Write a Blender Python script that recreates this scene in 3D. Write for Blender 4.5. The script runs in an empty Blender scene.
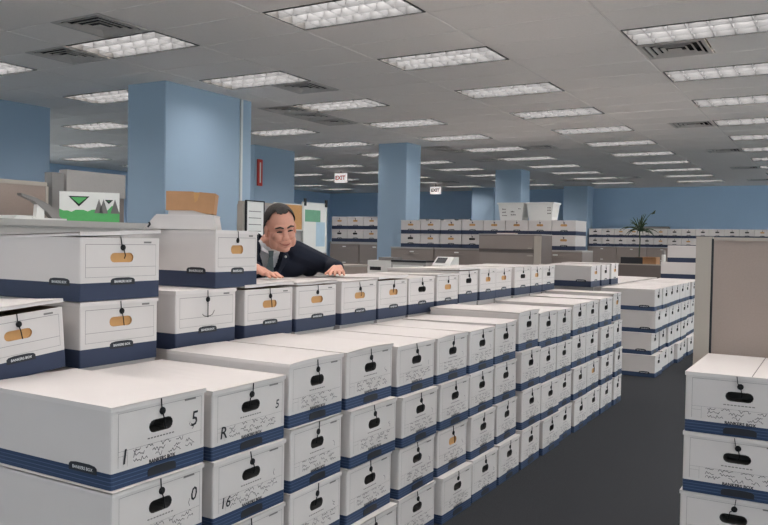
import bpy, bmesh, math, random
from mathutils import Vector, Matrix
random.seed(7)
SC = bpy.context.scene
COL = SC.collection
rad = math.radians

# ------------------------------------------------------------------ camera
FPX, YAW, PITCH, ROLL, CAMZ = 785.0, rad(30.3), rad(-1.55), rad(-0.98), 1.43
cx = Vector((math.cos(YAW), math.sin(YAW), 0)); cz = Vector((-math.sin(YAW), math.cos(YAW), 0)); up = Vector((0, 0, 1))
fw = cz*math.cos(PITCH) + up*math.sin(PITCH); u0 = -cz*math.sin(PITCH) + up*math.cos(PITCH)
rt = cx*math.cos(ROLL) - u0*math.sin(ROLL); uu = cx*math.sin(ROLL) + u0*math.cos(ROLL)
cam = bpy.data.cameras.new('camera'); camo = bpy.data.objects.new('camera', cam); COL.objects.link(camo)
cam.sensor_width = 36; cam.lens = 36*FPX/768; cam.clip_end = 100; cam.clip_start = 0.05
camo.matrix_world = Matrix(((rt.x, uu.x, -fw.x, 0), (rt.y, uu.y, -fw.y, 0), (rt.z, uu.z, -fw.z, CAMZ), (0, 0, 0, 1)))
SC.camera = camo
# ------------------------------------------------------------------ world, exposure, lamp strength
w = bpy.data.worlds.new('world'); SC.world = w; w.use_nodes = True
w.node_tree.nodes['Background'].inputs[0].default_value = (0.8, 0.85, 0.9, 1)
w.node_tree.nodes['Background'].inputs[1].default_value = 2.9
vs = SC.view_settings
vs.view_transform = 'Standard'; vs.look = 'None'; vs.gamma = 1; vs.use_curve_mapping = False
vs.exposure = 0.6
LAMP = 12.3           # radiance of the fluorescent lamps behind the louvres
CEIL = 3.28

# ------------------------------------------------------------------ materials
def lin(c):
    return tuple(((v/255)/12.92 if v/255 <= 0.04045 else ((v/255+0.055)/1.055)**2.4) for v in c) + (1,)
MATS = {}
def mat(name, rgb, rough=0.6, noise=0.06, scale=20, bump=0.0, metal=0.0, spec=0.3, bscale=None):
    m = bpy.data.materials.new(name); m.use_nodes = True
    nt = m.node_tree; b = nt.nodes['Principled BSDF']
    b.inputs['Roughness'].default_value = rough; b.inputs['Metallic'].default_value = metal
    b.inputs['Specular IOR Level'].default_value = spec
    tc = nt.nodes.new('ShaderNodeTexCoord'); n = nt.nodes.new('ShaderNodeTexNoise')
    n.inputs['Scale'].default_value = scale; n.inputs['Detail'].default_value = 4
    nt.links.new(tc.outputs['Object'], n.inputs['Vector'])
    mx = nt.nodes.new('ShaderNodeMix'); mx.data_type = 'RGBA'
    c = lin(rgb)
    mx.inputs[6].default_value = tuple(v*(1-noise) for v in c[:3]) + (1,)
    mx.inputs[7].default_value = tuple(min(1, v*(1+noise)) for v in c[:3]) + (1,)
    nt.links.new(n.outputs['Fac'], mx.inputs[0]); nt.links.new(mx.outputs[2], b.inputs['Base Color'])
    if bump:
        n2 = nt.nodes.new('ShaderNodeTexNoise'); n2.inputs['Scale'].default_value = bscale or scale*4
        nt.links.new(tc.outputs['Object'], n2.inputs['Vector'])
        bp = nt.nodes.new('ShaderNodeBump'); bp.inputs['Strength'].default_value = bump; bp.inputs['Distance'].default_value = 0.01
        nt.links.new(n2.outputs['Fac'], bp.inputs['Height']); nt.links.new(bp.outputs[0], b.inputs['Normal'])
    MATS[name] = m
    return m
def emat(name, rgb, strength):
    m = bpy.data.materials.new(name); m.use_nodes = True; nt = m.node_tree
    b = nt.nodes['Principled BSDF']; b.inputs['Base Color'].default_value = lin(rgb)
    b.inputs['Emission Color'].default_value = lin(rgb); b.inputs['Emission Strength'].default_value = strength
    MATS[name] = m; return m
def striped(name, rgb, line, zs, half):
    """printed band with thin lighter lines at given heights of the box"""
    m = mat(name, rgb, 0.55, 0.08, 15)
    nt = m.node_tree; b = nt.nodes['Principled BSDF']
    src = b.inputs['Base Color'].links[0].from_socket
    tc = nt.nodes.new('ShaderNodeTexCoord'); sp = nt.nodes.new('ShaderNodeSeparateXYZ')
    nt.links.new(tc.outputs['Object'], sp.inputs[0])
    acc = None
    for z in zs:
        c = nt.nodes.new('ShaderNodeMath'); c.operation = 'COMPARE'
        c.inputs[1].default_value = z; c.inputs[2].default_value = half
        nt.links.new(sp.outputs['Z'], c.inputs[0])
        if acc is None: acc = c.outputs[0]
        else:
            a = nt.nodes.new('ShaderNodeMath'); a.operation = 'MAXIMUM'
            nt.links.new(acc, a.inputs[0]); nt.links.new(c.outputs[0], a.inputs[1]); acc = a.outputs[0]
    mx = nt.nodes.new('ShaderNodeMix'); mx.data_type = 'RGBA'
    nt.links.new(acc, mx.inputs[0]); nt.links.new(src, mx.inputs[6]); mx.inputs[7].default_value = lin(line)
    nt.links.new(mx.outputs[2], b.inputs['Base Color'])
    return m

mat('carton_white', (200, 193, 190), 0.6, 0.03, 6, 0.03)
mat('lid_white', (206, 199, 196), 0.6, 0.03, 5, 0.04)
striped('band_striped', (42, 58, 86), (74, 90, 116), (0.012, 0.0235, 0.035), 0.0011)
mat('band_plain', (47, 55, 77), 0.55, 0.08, 15)
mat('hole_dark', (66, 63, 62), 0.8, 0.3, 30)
mat('kraft', (188, 142, 92), 0.7, 0.12, 40)
mat('kraft_board', (176, 132, 96), 0.75, 0.1, 25, 0.05)
mat('ink', (38, 38, 42), 0.6, 0.1, 30)
mat('badge_black', (40, 42, 48), 0.5, 0.1, 30)
mat('print_grey', (118, 114, 112), 0.7, 0.1, 30)
mat('scrawl', (92, 88, 90), 0.7, 0.2, 60)
mat('badge_white', (215, 215, 215), 0.6, 0.02, 30)
mat('string_black', (24, 24, 26), 0.8, 0.1, 60)
mat('inside', (120, 100, 80), 0.9, 0.2, 20)
mat('carpet', (52, 53, 56), 0.95, 0.22, 160, 0.5, bscale=420, spec=0.1)
mat('ceiling_tile', (250, 242, 236), 0.9, 0.05, 60, 0.15, bscale=200)
mat('grid_white', (240, 232, 226), 0.7, 0.03, 20)
mat('wall_blue', (174, 200, 226), 0.65, 0.03, 2)
mat('wall_white', (190, 190, 188), 0.7, 0.03, 2)
mat('column_blue', (152, 172, 191), 0.55, 0.03, 2)
mat('conduit_white', (205, 208, 206), 0.5, 0.03, 10)
mat('vent_metal', (205, 198, 192), 0.5, 0.05, 10)
mat('vent_dark', (40, 38, 38), 0.8, 0.1, 10)
mat('louvre', (105, 105, 105), 0.35, 0.02, 10)
mat('lamp_frame', (70, 68, 66), 0.6, 0.05, 10)
emat('lamp_glow', (255, 250, 247), LAMP)
mat('taupe_fabric', (158, 142, 134), 0.9, 0.08, 120, 0.2, bscale=500)
mat('taupe_trim', (168, 158, 148), 0.5, 0.04, 10)
mat('grey_panel', (160, 155, 152), 0.8, 0.06, 60)
mat('grey_laminate', (168, 164, 160), 0.5, 0.04, 8)
mat('cabinet_taupe', (142, 130, 124), 0.45, 0.04, 6)
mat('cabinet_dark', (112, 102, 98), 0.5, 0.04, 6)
mat('dark_plastic', (42, 42, 46), 0.45, 0.08, 20)
mat('grey_plastic', (128, 124, 122), 0.5, 0.06, 20)
mat('white_plastic', (214, 212, 208), 0.45, 0.03, 20)
mat('paper', (228, 226, 222), 0.8, 0.03, 12)
mat('paper_pink', (226, 180, 170), 0.8, 0.05, 12)
mat('cork', (198, 148, 98), 0.9, 0.15, 60)
mat('poster_green', (120, 170, 140), 0.8, 0.1, 20)
mat('poster_blue', (178, 200, 214), 0.8, 0.1, 20)
mat('carton_green', (92, 172, 104), 0.7, 0.12, 25)
emat('sign_lit', (235, 225, 222), .45)
mat('sign_red', (206, 70, 60), 0.5, 0.05, 10)
mat('plant_green', (52, 66, 48), 0.6, 0.25, 30)
mat('terracotta', (120, 84, 68), 0.8, 0.1, 20)
mat('skin', (206, 150, 130), 0.5, 0.07, 30, spec=0.35)
mat('hair', (44, 38, 36), 0.6, 0.25, 120, 0.4, bscale=300)
mat('lips', (150, 84, 76), 0.5, 0.05, 30)
mat('suit_navy', (26, 30, 44), 0.85, 0.12, 200)
mat('shirt', (208, 206, 208), 0.8, 0.03, 40)
mat('tie_grey', (84, 94, 96), 0.6, 0.2, 160)
mat('trouser', (26, 29, 40), 0.85, 0.1, 200)
mat('shoe', (22, 20, 20), 0.35, 0.1, 20)

m = bpy.data.materials.new('glass'); m.use_nodes = True; nt = m.node_tree; nt.nodes.clear()
go = nt.nodes.new('ShaderNodeOutputMaterial'); g1 = nt.nodes.new('ShaderNodeBsdfTransparent'); g2 = nt.nodes.new('ShaderNodeBsdfGlossy'); gm = nt.nodes.new('ShaderNodeMixShader')
g2.inputs['Roughness'].default_value = 0.02; g1.inputs[0].default_value = (.93, .96, .95, 1); gm.inputs[0].default_value = 0.06
nt.links.new(g1.outputs[0], gm.inputs[1]); nt.links.new(g2.outputs[0], gm.inputs[2]); nt.links.new(gm.outputs[0], go.inputs[0])
MATS['glass'] = m

# ------------------------------------------------------------------ helpers
def tag(o, label=None, cat=None, group=None, kind=None):
    if label: o['label'] = label
    if cat: o['category'] = cat
    if group: o['group'] = group
    if kind: o['kind'] = kind
    return o
def link(name, me, parent=None, loc=(0, 0, 0), rot=(0, 0, 0), scale=None):
    o = bpy.data.objects.new(name, me); COL.objects.link(o)
    o.location = loc; o.rotation_euler = rot
    if scale: o.scale = scale
    if parent: o.parent = parent
    return o
def empty(name, loc=(0, 0, 0), rz=0.0, label=None, cat=None, group=None):
    o = link(name, None, None, loc, (0, 0, rz)); o.empty_display_size = 0.05
    return tag(o, label, cat, group)
class MB:
    def __init__(s): s.v = []; s.f = []; s.m = []
    def add(s, vs_, fs, mi=0):
        n = len(s.v); s.v += [tuple(v) for v in vs_]
        for f in fs: s.f.append(tuple(i+n for i in f)); s.m.append(mi)
        return s
    def box(s, a, b, mi=0):
        x0, y0, z0 = a; x1, y1, z1 = b
        return s.add([(x0,y0,z0),(x1,y0,z0),(x1,y1,z0),(x0,y1,z0),(x0,y0,z1),(x1,y0,z1),(x1,y1,z1),(x0,y1,z1)],
                     [(0,3,2,1),(4,5,6,7),(0,1,5,4),(1,2,6,5),(2,3,7,6),(3,0,4,7)], mi)
    def prism(s, poly, axis, a, b, mi=0):
        """poly in the two other axes (cyclic order), extruded along axis from a to b"""
        n = len(poly)
        def p3(p, t): return {'x': (t, p[0], p[1]), 'y': (p[0], t, p[1]), 'z': (p[0], p[1], t)}[axis]
        vs_ = [p3(p, a) for p in poly] + [p3(p, b) for p in poly]
        fs = [tuple(range(n))[::-1], tuple(range(n, 2*n))] + [(i, (i+1) % n, n+(i+1) % n, n+i) for i in range(n)]
        return s.add(vs_, fs, mi)
    def tube(s, pts, r, n=5, mi=0, taper=None):
        pts = [Vector(p) for p in pts]; rings = []
        for i, p in enumerate(pts):
            d = (pts[min(i+1, len(pts)-1)] - pts[max(i-1, 0)]).normalized()
            a = d.orthogonal().normalized() if abs(d.z) > 0.9 else d.cross(up).normalized()
            b = d.cross(a)
            rr = r if taper is None else taper[i]
            rings.append([p + (a*math.cos(2*math.pi*k/n) + b*math.sin(2*math.pi*k/n))*rr for k in range(n)])
        vs_ = [v for rg in rings for v in rg]; fs = []
        for i in range(len(pts)-1):
            for k in range(n): fs.append((i*n+k, i*n+(k+1) % n, (i+1)*n+(k+1) % n, (i+1)*n+k))
        fs += [tuple(range(n))[::-1], tuple((len(pts)-1)*n+k for k in range(n))]
        return s.add(vs_, fs, mi)
    def lathe(s, prof, n=16, c=(0, 0, 0), mi=0):
        vs_ = [(c[0]+r*math.cos(2*math.pi*k/n), c[1]+r*math.sin(2*math.pi*k/n), c[2]+z) for r, z in prof for k in range(n)]
        fs = [(i*n+k, i*n+(k+1) % n, (i+1)*n+(k+1) % n, (i+1)*n+k) for i in range(len(prof)-1) for k in range(n)]
        fs += [tuple(range(n))[::-1], tuple((len(prof)-1)*n+k for k in range(n))]
        return s.add(vs_, fs, mi)
    def mesh(s, name, mats, smooth=False):
        me = bpy.data.meshes.new(name); me.from_pydata(s.v, [], s.f)
        for m in ([mats] if isinstance(mats, str) else mats): me.materials.append(MATS[m])
        me.polygons.foreach_set('material_index', s.m)
        bm = bmesh.new(); bm.from_mesh(me); bmesh.ops.recalc_face_normals(bm, faces=bm.faces); bm.to_mesh(me); bm.free()
        if smooth: me.polygons.foreach_set('use_smooth', [True]*len(me.polygons))
        me.update(); return me
    def obj(s, name, mats, parent=None, loc=(0, 0, 0), rot=(0, 0, 0), smooth=False):
        return link(name, s.mesh(name, mats, smooth), parent, loc, rot)
TXT = {}
def text_mesh(txt, size, matname, shear=0.0, bold=0.0, facing='x'):
    """flat lettering standing in the plane x=0, read from +x (or y=0 read from -y)"""
    key = (txt, size, matname, shear, bold, facing)
    if key in TXT: return TXT[key]
    cu = bpy.data.curves.new('lettering', 'FONT'); cu.body = txt; cu.size = size; cu.align_x = 'CENTER'; cu.align_y = 'CENTER'
    cu.shear = shear; cu.offset = bold; cu.resolution_u = 2; cu.fill_mode = 'FRONT'
    o = bpy.data.objects.new('lettering', cu); COL.objects.link(o)
    dg = bpy.context.evaluated_depsgraph_get(); dg.update()
    me = bpy.data.meshes.new_from_object(o.evaluated_get(dg)); bpy.data.objects.remove(o)
    if facing == 'x': M = Matrix(((0, 0, 1, 0), (1, 0, 0, 0), (0, 1, 0, 0), (0, 0, 0, 1)))
    else: M = Matrix(((1, 0, 0, 0), (0, 0, -1, 0), (0, 1, 0, 0), (0, 0, 0, 1)))
    me.transform(M); me.materials.clear(); me.materials.append(MATS[matname]); me.name = 'lettering'
    TXT[key] = me; return me

# ------------------------------------------------------------------ room shell
X0, X1, Y0, Y1 = -17.58, 5.60, -3.49, 25.79
CW, CD = 1.22, 0.61
def wallbox(name, a, b, m):
    return tag(MB().box(a, b).obj(name, m), kind='structure')
wallbox('floor', (X0-.2, Y0-.2, -0.1), (X1+.2, Y1+.2, 0), 'carpet')
wallbox('wall_far', (X0-.2, Y1, 0), (X1+.2, Y1+.15, CEIL+.25), 'wall_blue')
# unseen walls: right windows give daylight; near and left ones are added fill light
WIN = [0]
def window_wall(side, a, b, n, t, WZ0=.35, WZ1=3.15, only=None):
    # a, b: ends of the inner face of the wall, t: outward direction
    a = Vector((*a, 0)); b = Vector((*b, 0)); t = Vector((*t, 0)); c = (a+b)/2; L = (b-a).length/2
    rz = math.atan2(t.y, t.x)
    o = empty('wall_'+side, c, rz); o['kind'] = 'structure'
    MB().box((0, -L, 0), (.15, L, WZ0)).obj('sill_wall', 'wall_blue', o); MB().box((0, -L, WZ1), (.15, L, CEIL+.25)).obj('header', 'wall_blue', o)
    H = WZ1-WZ0; e = .05
    for k in range(n):
        l = L/n; d = (b-a).normalized()
        p = a+d*(2*l*k+l)
        if only is not None and k not in only:
            MB().box((0, -L+2*l*k, WZ0), (.15, -L+2*l*(k+1), WZ1)).obj('wall_pier', 'wall_blue', o); continue
        WIN[0] += 1
        wo = empty('window_%d' % WIN[0], (p.x, p.y, WZ0), rz); wo['kind'] = 'structure'
        mb = MB()
        for q, r in (((.02, -l, 0), (.12, -l+e, H)), ((.02, l-e, 0), (.12, l, H)), ((.02, -l+e, 0), (.12, l-e, e)), ((.02, -l+e, H-e), (.12, l-e, H)), ((.04, -.02, e), (.1, .02, H-e))): mb.box(q, r)
        mb.obj('window_frame', 'grey_plastic', wo)
        for s_ in (-1, 1):
            q, r = sorted((s_*.02, s_*(l-e))); MB().box((.066, q, e), (.072, r, H-e)).obj('pane', 'glass', wo)
window_wall('right', (X1, Y0), (X1, Y1), 12, (1, 0))
window_wall('near', (X1, Y0), (X0, Y0), 10, (0, -1), 1.7, 2.5)  # unseen windows added to lift the faces turned to the near wall
window_wall('left', (X0, Y1), (X0, Y0), 12, (-1, 0), only=range(6, 12))  # unseen windows added to brighten the ceiling on the left
tag(MB().box((X0, Y1-.015, 0), (X1, Y1, .1)).obj('baseboard_far', 'dark_plastic'), kind='structure')

# lights fill whole cells, vents half cells of the ceiling grid
NX = round((X1-X0)/CW); NY = round((Y1-Y0)/CD)
def cell(x, y): return (int(math.floor((x-X0)/CW+1e-6)), int(math.floor((y-Y0)/CD+1e-6)))
light_cells = {}
for i in range(-2, 7):
    for k in range(-4, 11):
        x = -1.72-2.44*i; y = 5.05+1.83*k
        light_cells[cell(x+.3, y+.3)] = (x, y)
vent_xy = [(-1.72, 7.49), (-6.01, 4.44), (-7.23, 5.05), (-6.01, 7.49), (-7.23, 8.71), (-7.23, 9.32), (-7.23, 9.93),
           (-2.33, 12.37), (-2.33, 16.03), (-2.33, 19.69), (-2.33, 23.35), (-5.38, 14.2), (-7.23, 13.59), (-7.23, 14.2), (-7.23, 16.03),
           (-10.89, 21.52), (-7.23, 22.13), (-5.38, 21.52)]
vent_cells = {}
for x, y in vent_xy: vent_cells.setdefault(cell(x+.3, y+.3), []).append((x, y))
cb = MB(); tiles = []
for i in range(NX):
    for j in range(NY):
        x = X0+i*CW; y = Y0+j*CD
        if (i, j) in light_cells: continue
        if (i, j) in vent_cells:
            used = [round((vx-x)/.61) for vx, vy in vent_cells[(i, j)]]
            for h in (0, 1):
                if h not in used: tiles.append((x+h*.61, y, .61))
        else: tiles.append((x, y, CW))
cb.box((X0, Y0, CEIL+.14), (X1, Y1, CEIL+.2))
ceiling = tag(cb.obj('ceiling', 'grid_white'), kind='structure')
# T-bar grid
gb = MB()
for i in range(NX+1): gb.box((X0+i*CW-.009, Y0, CEIL+.001), (X0+i*CW+.009, Y1, CEIL+.03))
for j in range(NY+1):
    for i in range(NX): gb.box((X0+i*CW+.009, Y0+j*CD-.009, CEIL+.001), (X0+(i+1)*CW-.009, Y0+j*CD+.009, CEIL+.03))
gb.obj('ceiling_grid', 'grid_white', ceiling)
def tile_mb(mb, x, y, wd, z=0.0):
    a, b, c, d = x+.0095, x+wd-.0095, y+.0095, y+CD-.0095; t = .0025
    vs_ = [(a, c, z+CEIL+.004), (b, c, z+CEIL+.004), (b, d, z+CEIL+.004), (a, d, z+CEIL+.004),
           (a+t, c+t, z+CEIL-.003), (b-t, c+t, z+CEIL-.003), (b-t, d-t, z+CEIL-.003), (a+t, d-t, z+CEIL-.003)]
    mb.add(vs_, [(0, 1, 5, 4), (1, 2, 6, 5), (2, 3, 7, 6), (3, 0, 4, 7), (4, 5, 6, 7), (3, 2, 1, 0)])
def seen(x, y, z):
    d = Vector((x, y, z-CAMZ)); zc = d.dot(fw)
    if zc < .2: return None
    px = 384+FPX*d.dot(rt)/zc; py = 262.5-FPX*d.dot(uu)/zc
    return (zc, px, py)
def tile_key(t):
    s = seen(t[0]+t[2]/2, t[1]+.3, CEIL)
    if s and -60 < s[1] < 830 and -30 < s[2] < 300: return s[0]
    return 100+math.hypot(t[0], t[1])
tiles.sort(key=tile_key)
TM = {}
for wd in (CW, .61):
    mb = MB(); tile_mb(mb, 0, 0, wd); TM[wd] = mb.mesh('ceiling_tile', 'ceiling_tile')
for x, y, wd in tiles[:290]: link('ceiling_tile', TM[wd], ceiling, (x, y, 0))
mb = MB()
for x, y, wd in tiles[290:]: tile_mb(mb, x, y, wd)
tag(mb.obj('ceiling_tiles_beyond', 'ceiling_tile', ceiling), kind='stuff')

# ceiling lights
def ring_frame(mb, x0, x1, y0, y1, t, z0, z1):
    mb.box((x0, y0, z0), (x1, y0+t, z1)); mb.box((x0, y1-t, z0), (x1, y1, z1))
    mb.box((x0, y0+t, z0), (x0+t, y1-t, z1)); mb.box((x1-t, y0+t, z0), (x1, y1-t, z1))
LW, LD = 1.196, 0.586
fr = MB(); ring_frame(fr, 0, LW, 0, LD, .014, -.005, .115); ME_FRAME = fr.mesh('frame', 'lamp_frame')
lp = MB(); lp.box((.016, .016, .100), (LW-.016, LD-.016, .115)); ME_LAMP = lp.mesh('lamp', 'lamp_glow')
lv = MB()
for k in range(1, 3):
    yy = LD*k/3; lv.prism([(yy-.002, 0), (yy+.002, 0), (yy+.016, .072), (yy-.016, .072)], 'x', .016, LW-.016)
for k in range(1, 7):
    xx = LW*k/7
    for q in range(3):
        a = LD*q/3+.016; b = LD*(q+1)/3-.016
        lv.prism([(xx-.002, .0), (xx+.002, .0), (xx+.010, .072), (xx-.010, .072)], 'y', a, b)
lv.prism([(.0145, 0), (.0165, 0), (.035, .072), (.0145, .072)], 'x', .016, LW-.016)
lv.prism([(LD-.0165, 0), (LD-.0145, 0), (LD-.0145, .072), (LD-.035, .072)], 'x', .016, LW-.016)
ME_LOUV = lv.mesh('louvre', 'louvre')
for (i, j), (x, y) in light_cells.items():
    t = empty('ceiling_light', (x+.012, y+.012, CEIL), 0, 'recessed rectangular louvered fluorescent light in the tiled ceiling', 'light', 'recessed ceiling lights')
    link('frame', ME_FRAME, t); link('lamp', ME_LAMP, t); link('louvre', ME_LOUV, t)
# vents: square diffusers of nested frames
VS = .586
def sq_ring(mb, a, b, za, zb, th=.004):
    """sloped square ring between half-sizes a (low) and b (high)"""
    c = VS/2
    lo = [(c-a, c-a, za), (c+a, c-a, za), (c+a, c+a, za), (c-a, c+a, za)]
    hi = [(c-b, c-b, zb), (c+b, c-b, zb), (c+b, c+b, zb), (c-b, c+b, zb)]
    vs_ = lo+hi+[(x, y, z+th) for x, y, z in lo]+[(x, y, z+th) for x, y, z in hi]
    fs = []
    for i in range(4):
        n = (i+1) % 4; fs += [(i, n, 4+n, 4+i), (8+i, 12+i, 12+n, 8+n), (i, 8+i, 8+n, n), (4+i, 4+n, 12+n, 12+i)]
    mb.add(vs_, fs)
ME_VR = []
mb = MB(); ring_frame(mb, 0, VS, 0, VS, .035, -.004, .012); ME_VF = mb.mesh('frame', 'vent_metal')
for a, b in ((.235, .20), (.175, .14), (.115, .085)):
    mb = MB(); sq_ring(mb, a, a-.026, -.006, .010); ME_VR.append(mb.mesh('vane', 'vent_metal'))
mb = MB(); mb.box((VS/2-.06, VS/2-.06, -.010), (VS/2+.06, VS/2+.06, -.004)); ME_VC = mb.mesh('centre_plate', 'vent_metal')
mb = MB(); mb.box((.03, .03, .06), (VS-.03, VS-.03, .07))
ring_frame(mb, .02, VS-.02, .02, VS-.02, .012, .01, .06); ME_VB = mb.mesh('duct', 'vent_dark')
for x, y in vent_xy:
    t = empty('ceiling_vent', (x+.012, y+.012, CEIL), 0, 'square metal air vent with nested vanes in the tiled ceiling', 'vent', 'square ceiling vents')
    link('frame', ME_VF, t); link('duct', ME_VB, t); link('centre_plate', ME_VC, t)
    for m in ME_VR: link('vane', m, t)

# columns
def column(x0, x1, y0, y1, label):
    mb = MB(); r = .012
    mb.prism([(x0+r, y0), (x1-r, y0), (x1, y0+r), (x1, y1-r), (x1-r, y1), (x0+r, y1), (x0, y1-r), (x0, y0+r)], 'z', 0, CEIL-.004)
    return tag(mb.obj('column', 'column_blue'), label, 'column', None, 'structure')
c1 = column(-7.57, -6.93, 6.70, 8.26, 'wide blue painted column with a white vertical conduit')
mb = MB(); mb.box((-6.93, 8.02, 0), (-6.905, 8.055, CEIL-.004)); mb.obj('conduit', 'conduit_white', c1)
column(-7.68, -7.06, 12.86, 13.42, 'square blue column behind the gap in the boxes on the cabinets')
column(-7.65, -6.95, 18.6, 19.2, 'square blue column behind the white bins on the box row')
column(-7.75, -6.98, 24.55, 25.2, 'square blue column against the far blue wall left of the far boxes')
column(-10.75, -9.98, 6.45, 7.42, 'blue column rising behind the taupe cubicle panel')
column(-10.75, -9.98, 12.0, 13.3, 'wide blue column with a red vertical sign')
column(-10.85, -10.05, 24.35, 25.2, 'blue column against the far wall beside the exit sign')
# ------------------------------------------------------------------ storage boxes
BW, BH, BD = 0.385, 0.2385, 0.61
def oval(cy, czz, w, h, n=6):
    pts = []; r = h/2
    for s, a0 in ((1, -90), (-1, 90)):
        for k in range(n+1):
            a = rad(a0+180*k/n); pts.append((cy+s*(w/2-r)+r*math.cos(a), czz+r*math.sin(a)))
    return pts
HOLE = dict(B=(0.155, .098, .038), S=(0.158, .112, .036))
BAND = dict(B=.047, S=.066)
ORD = ['', 'first', 'second', 'third', 'fourth', 'fifth', 'sixth', 'seventh', 'eighth', 'ninth', 'tenth', 'eleventh', 'twelfth', 'thirteenth', 'fourteenth', 'fifteenth', 'sixteenth']
def body_mesh(style, hole=True):
    me = bpy.data.meshes.new('body'); bm = bmesh.new()
    r = .006; W2 = BW/2; H = BH-.006; bz = BAND[style]
    foot = []
    for (sx, sy, a0) in ((0, -1, -90), (0, 1, 0), (1, 1, 90), (1, -1, 180)):
        ccx = -r if sx == 0 else -BD+r; ccy = sy*(W2-r)
        for k in range(3):
            a = rad(a0+45*k); foot.append((ccx+r*math.cos(a), ccy+r*math.sin(a)))
    n = len(foot)
    rings = [[bm.verts.new((x, y, z)) for x, y in foot] for z in (0, bz, H)]
    inner = [[bm.verts.new((-BD/2+(x+BD/2)*(1-.008/BD*2), y*(1-.008/BW*2), z)) for x, y in foot] for z in (H, H-.05)]
    for k in range(n):
        m = (k+1) % n
        f = bm.faces.new((rings[0][k], rings[0][m], rings[1][m], rings[1][k])); f.material_index = 1
        if k == 2 and hole: pass
        else: bm.faces.new((rings[1][k], rings[1][m], rings[2][m], rings[2][k]))
        bm.faces.new((rings[2][k], rings[2][m], inner[0][m], inner[0][k]))
        f = bm.faces.new((inner[0][k], inner[0][m], inner[1][m], inner[1][k])); f.material_index = 2
    bm.faces.new(rings[0][::-1])
    f = bm.faces.new(inner[1]); f.material_index = 2
    if hole:
        hz, hw, hh = HOLE[style]
        ov = [bm.verts.new((0, y, z)) for y, z in oval(0, hz, hw, hh)]
        es = [bm.edges.new((ov[i], ov[(i+1) % len(ov)])) for i in range(len(ov))]
        q = [rings[1][2], rings[1][3], rings[2][3], rings[2][2]]
        for i in range(4):
            e = bm.edges.get((q[i], q[(i+1) % 4])) or bm.edges.new((q[i], q[(i+1) % 4])); es.append(e)
        bmesh.ops.triangle_fill(bm, edges=es, use_beauty=True, use_dissolve=False)
    bmesh.ops.recalc_face_normals(bm, faces=bm.faces)
    bm.to_mesh(me); bm.free()
    for m in ('carton_white', 'band_striped' if style == 'B' else 'band_plain', 'inside'): me.materials.append(MATS[m])
    return me
def pocket_mesh(style, m, depth):
    hz, hw, hh = HOLE[style]; p = oval(0, hz, hw, hh); n = len(p)
    mb = MB(); mb.add([(0, y, z) for y, z in p]+[(-depth, y, z) for y, z in p],
                      [(i, (i+1) % n, n+(i+1) % n, n+i) for i in range(n)]+[tuple(range(n, 2*n))])
    return mb.mesh('handle_hole', m)
def lid_mesh(kind, amp=0.0, seed=0):
    """origin at the rear top edge of the body; runs forward along +x"""
    rnd = random.Random(seed); nx, ny = 8, 8; W2 = BW/2+.0025; L = BD+.004; t = .005
    def zf(x, y):
        u = x/L; v = y/W2
        if kind == 'arch': return amp*(1-v*v)*(.3+.7*u)
        if kind == 'sag': return -amp*(1-v*v)*math.sin(math.pi*min(1, u*1.0))*1.0
        if kind == 'curl': return amp*(v*v)*u
        if kind == 'wave': return amp*math.sin(3*u+seed)*math.cos(2.2*v+seed)
        return 0.0
    mb = MB(); top = []; bot = []
    for i in range(nx+1):
        for j in range(ny+1):
            x = L*i/nx; y = -W2+2*W2*j/ny; z = zf(x, y); top.append((x, y, z+t)); bot.append((x, y, z))
    g = lambda i, j: i*(ny+1)+j; N = len(top); fs = []
    for i in range(nx):
        for j in range(ny):
            fs.append((g(i, j), g(i+1, j), g(i+1, j+1), g(i, j+1))); fs.append((N+g(i, j), N+g(i, j+1), N+g(i+1, j+1), N+g(i+1, j)))
    per = [g(i, 0) for i in range(nx)]+[g(nx, j) for j in range(ny)]+[g(i, ny) for i in range(nx, 0, -1)]+[g(0, j) for j in range(ny, 0, -1)]
    for k in range(len(per)):
        a, b = per[k], per[(k+1) % len(per)]; fs.append((a, N+a, N+b, b))
    mb.add(top+bot, fs)
    lip = .009   # turned-down edges
    for s in (-1, 1):
        y = s*W2; pts = [(L*i/nx, zf(L*i/nx, y)) for i in range(nx+1)]
        for (xa, za), (xb, zb) in zip(pts, pts[1:]):
            mb.add([(xa, y, za+t*.8), (xb, y, zb+t*.8), (xb, y, zb-lip), (xa, y, za-lip), (xa, y-s*.002, za+t*.8), (xb, y-s*.002, zb+t*.8), (xb, y-s*.002, zb-lip), (xa, y-s*.002, za-lip)],
                   [(0, 1, 2, 3), (4, 7, 6, 5), (3, 2, 6, 7)])
    pts = [(-W2+2*W2*j/ny, zf(L, -W2+2*W2*j/ny)) for j in range(ny+1)]
    for (ya, za), (yb, zb) in zip(pts, pts[1:]):
        mb.add([(L, ya, za+t*.8), (L, yb, zb+t*.8), (L, yb, zb-lip), (L, ya, za-lip), (L-.002, ya, za+t*.8), (L-.002, yb, zb+t*.8), (L-.002, yb, zb-lip), (L-.002, ya, za-lip)],
               [(0, 1, 2, 3), (4, 7, 6, 5), (3, 2, 6, 7)])
    me = mb.mesh('lid', 'lid_white'); return me
def quad(mb, y0, y1, z0, z1, x=.0008): mb.add([(x, y0, z0), (x, y1, z0), (x, y1, z1), (x, y0, z1)], [(0, 1, 2, 3)])
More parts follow.
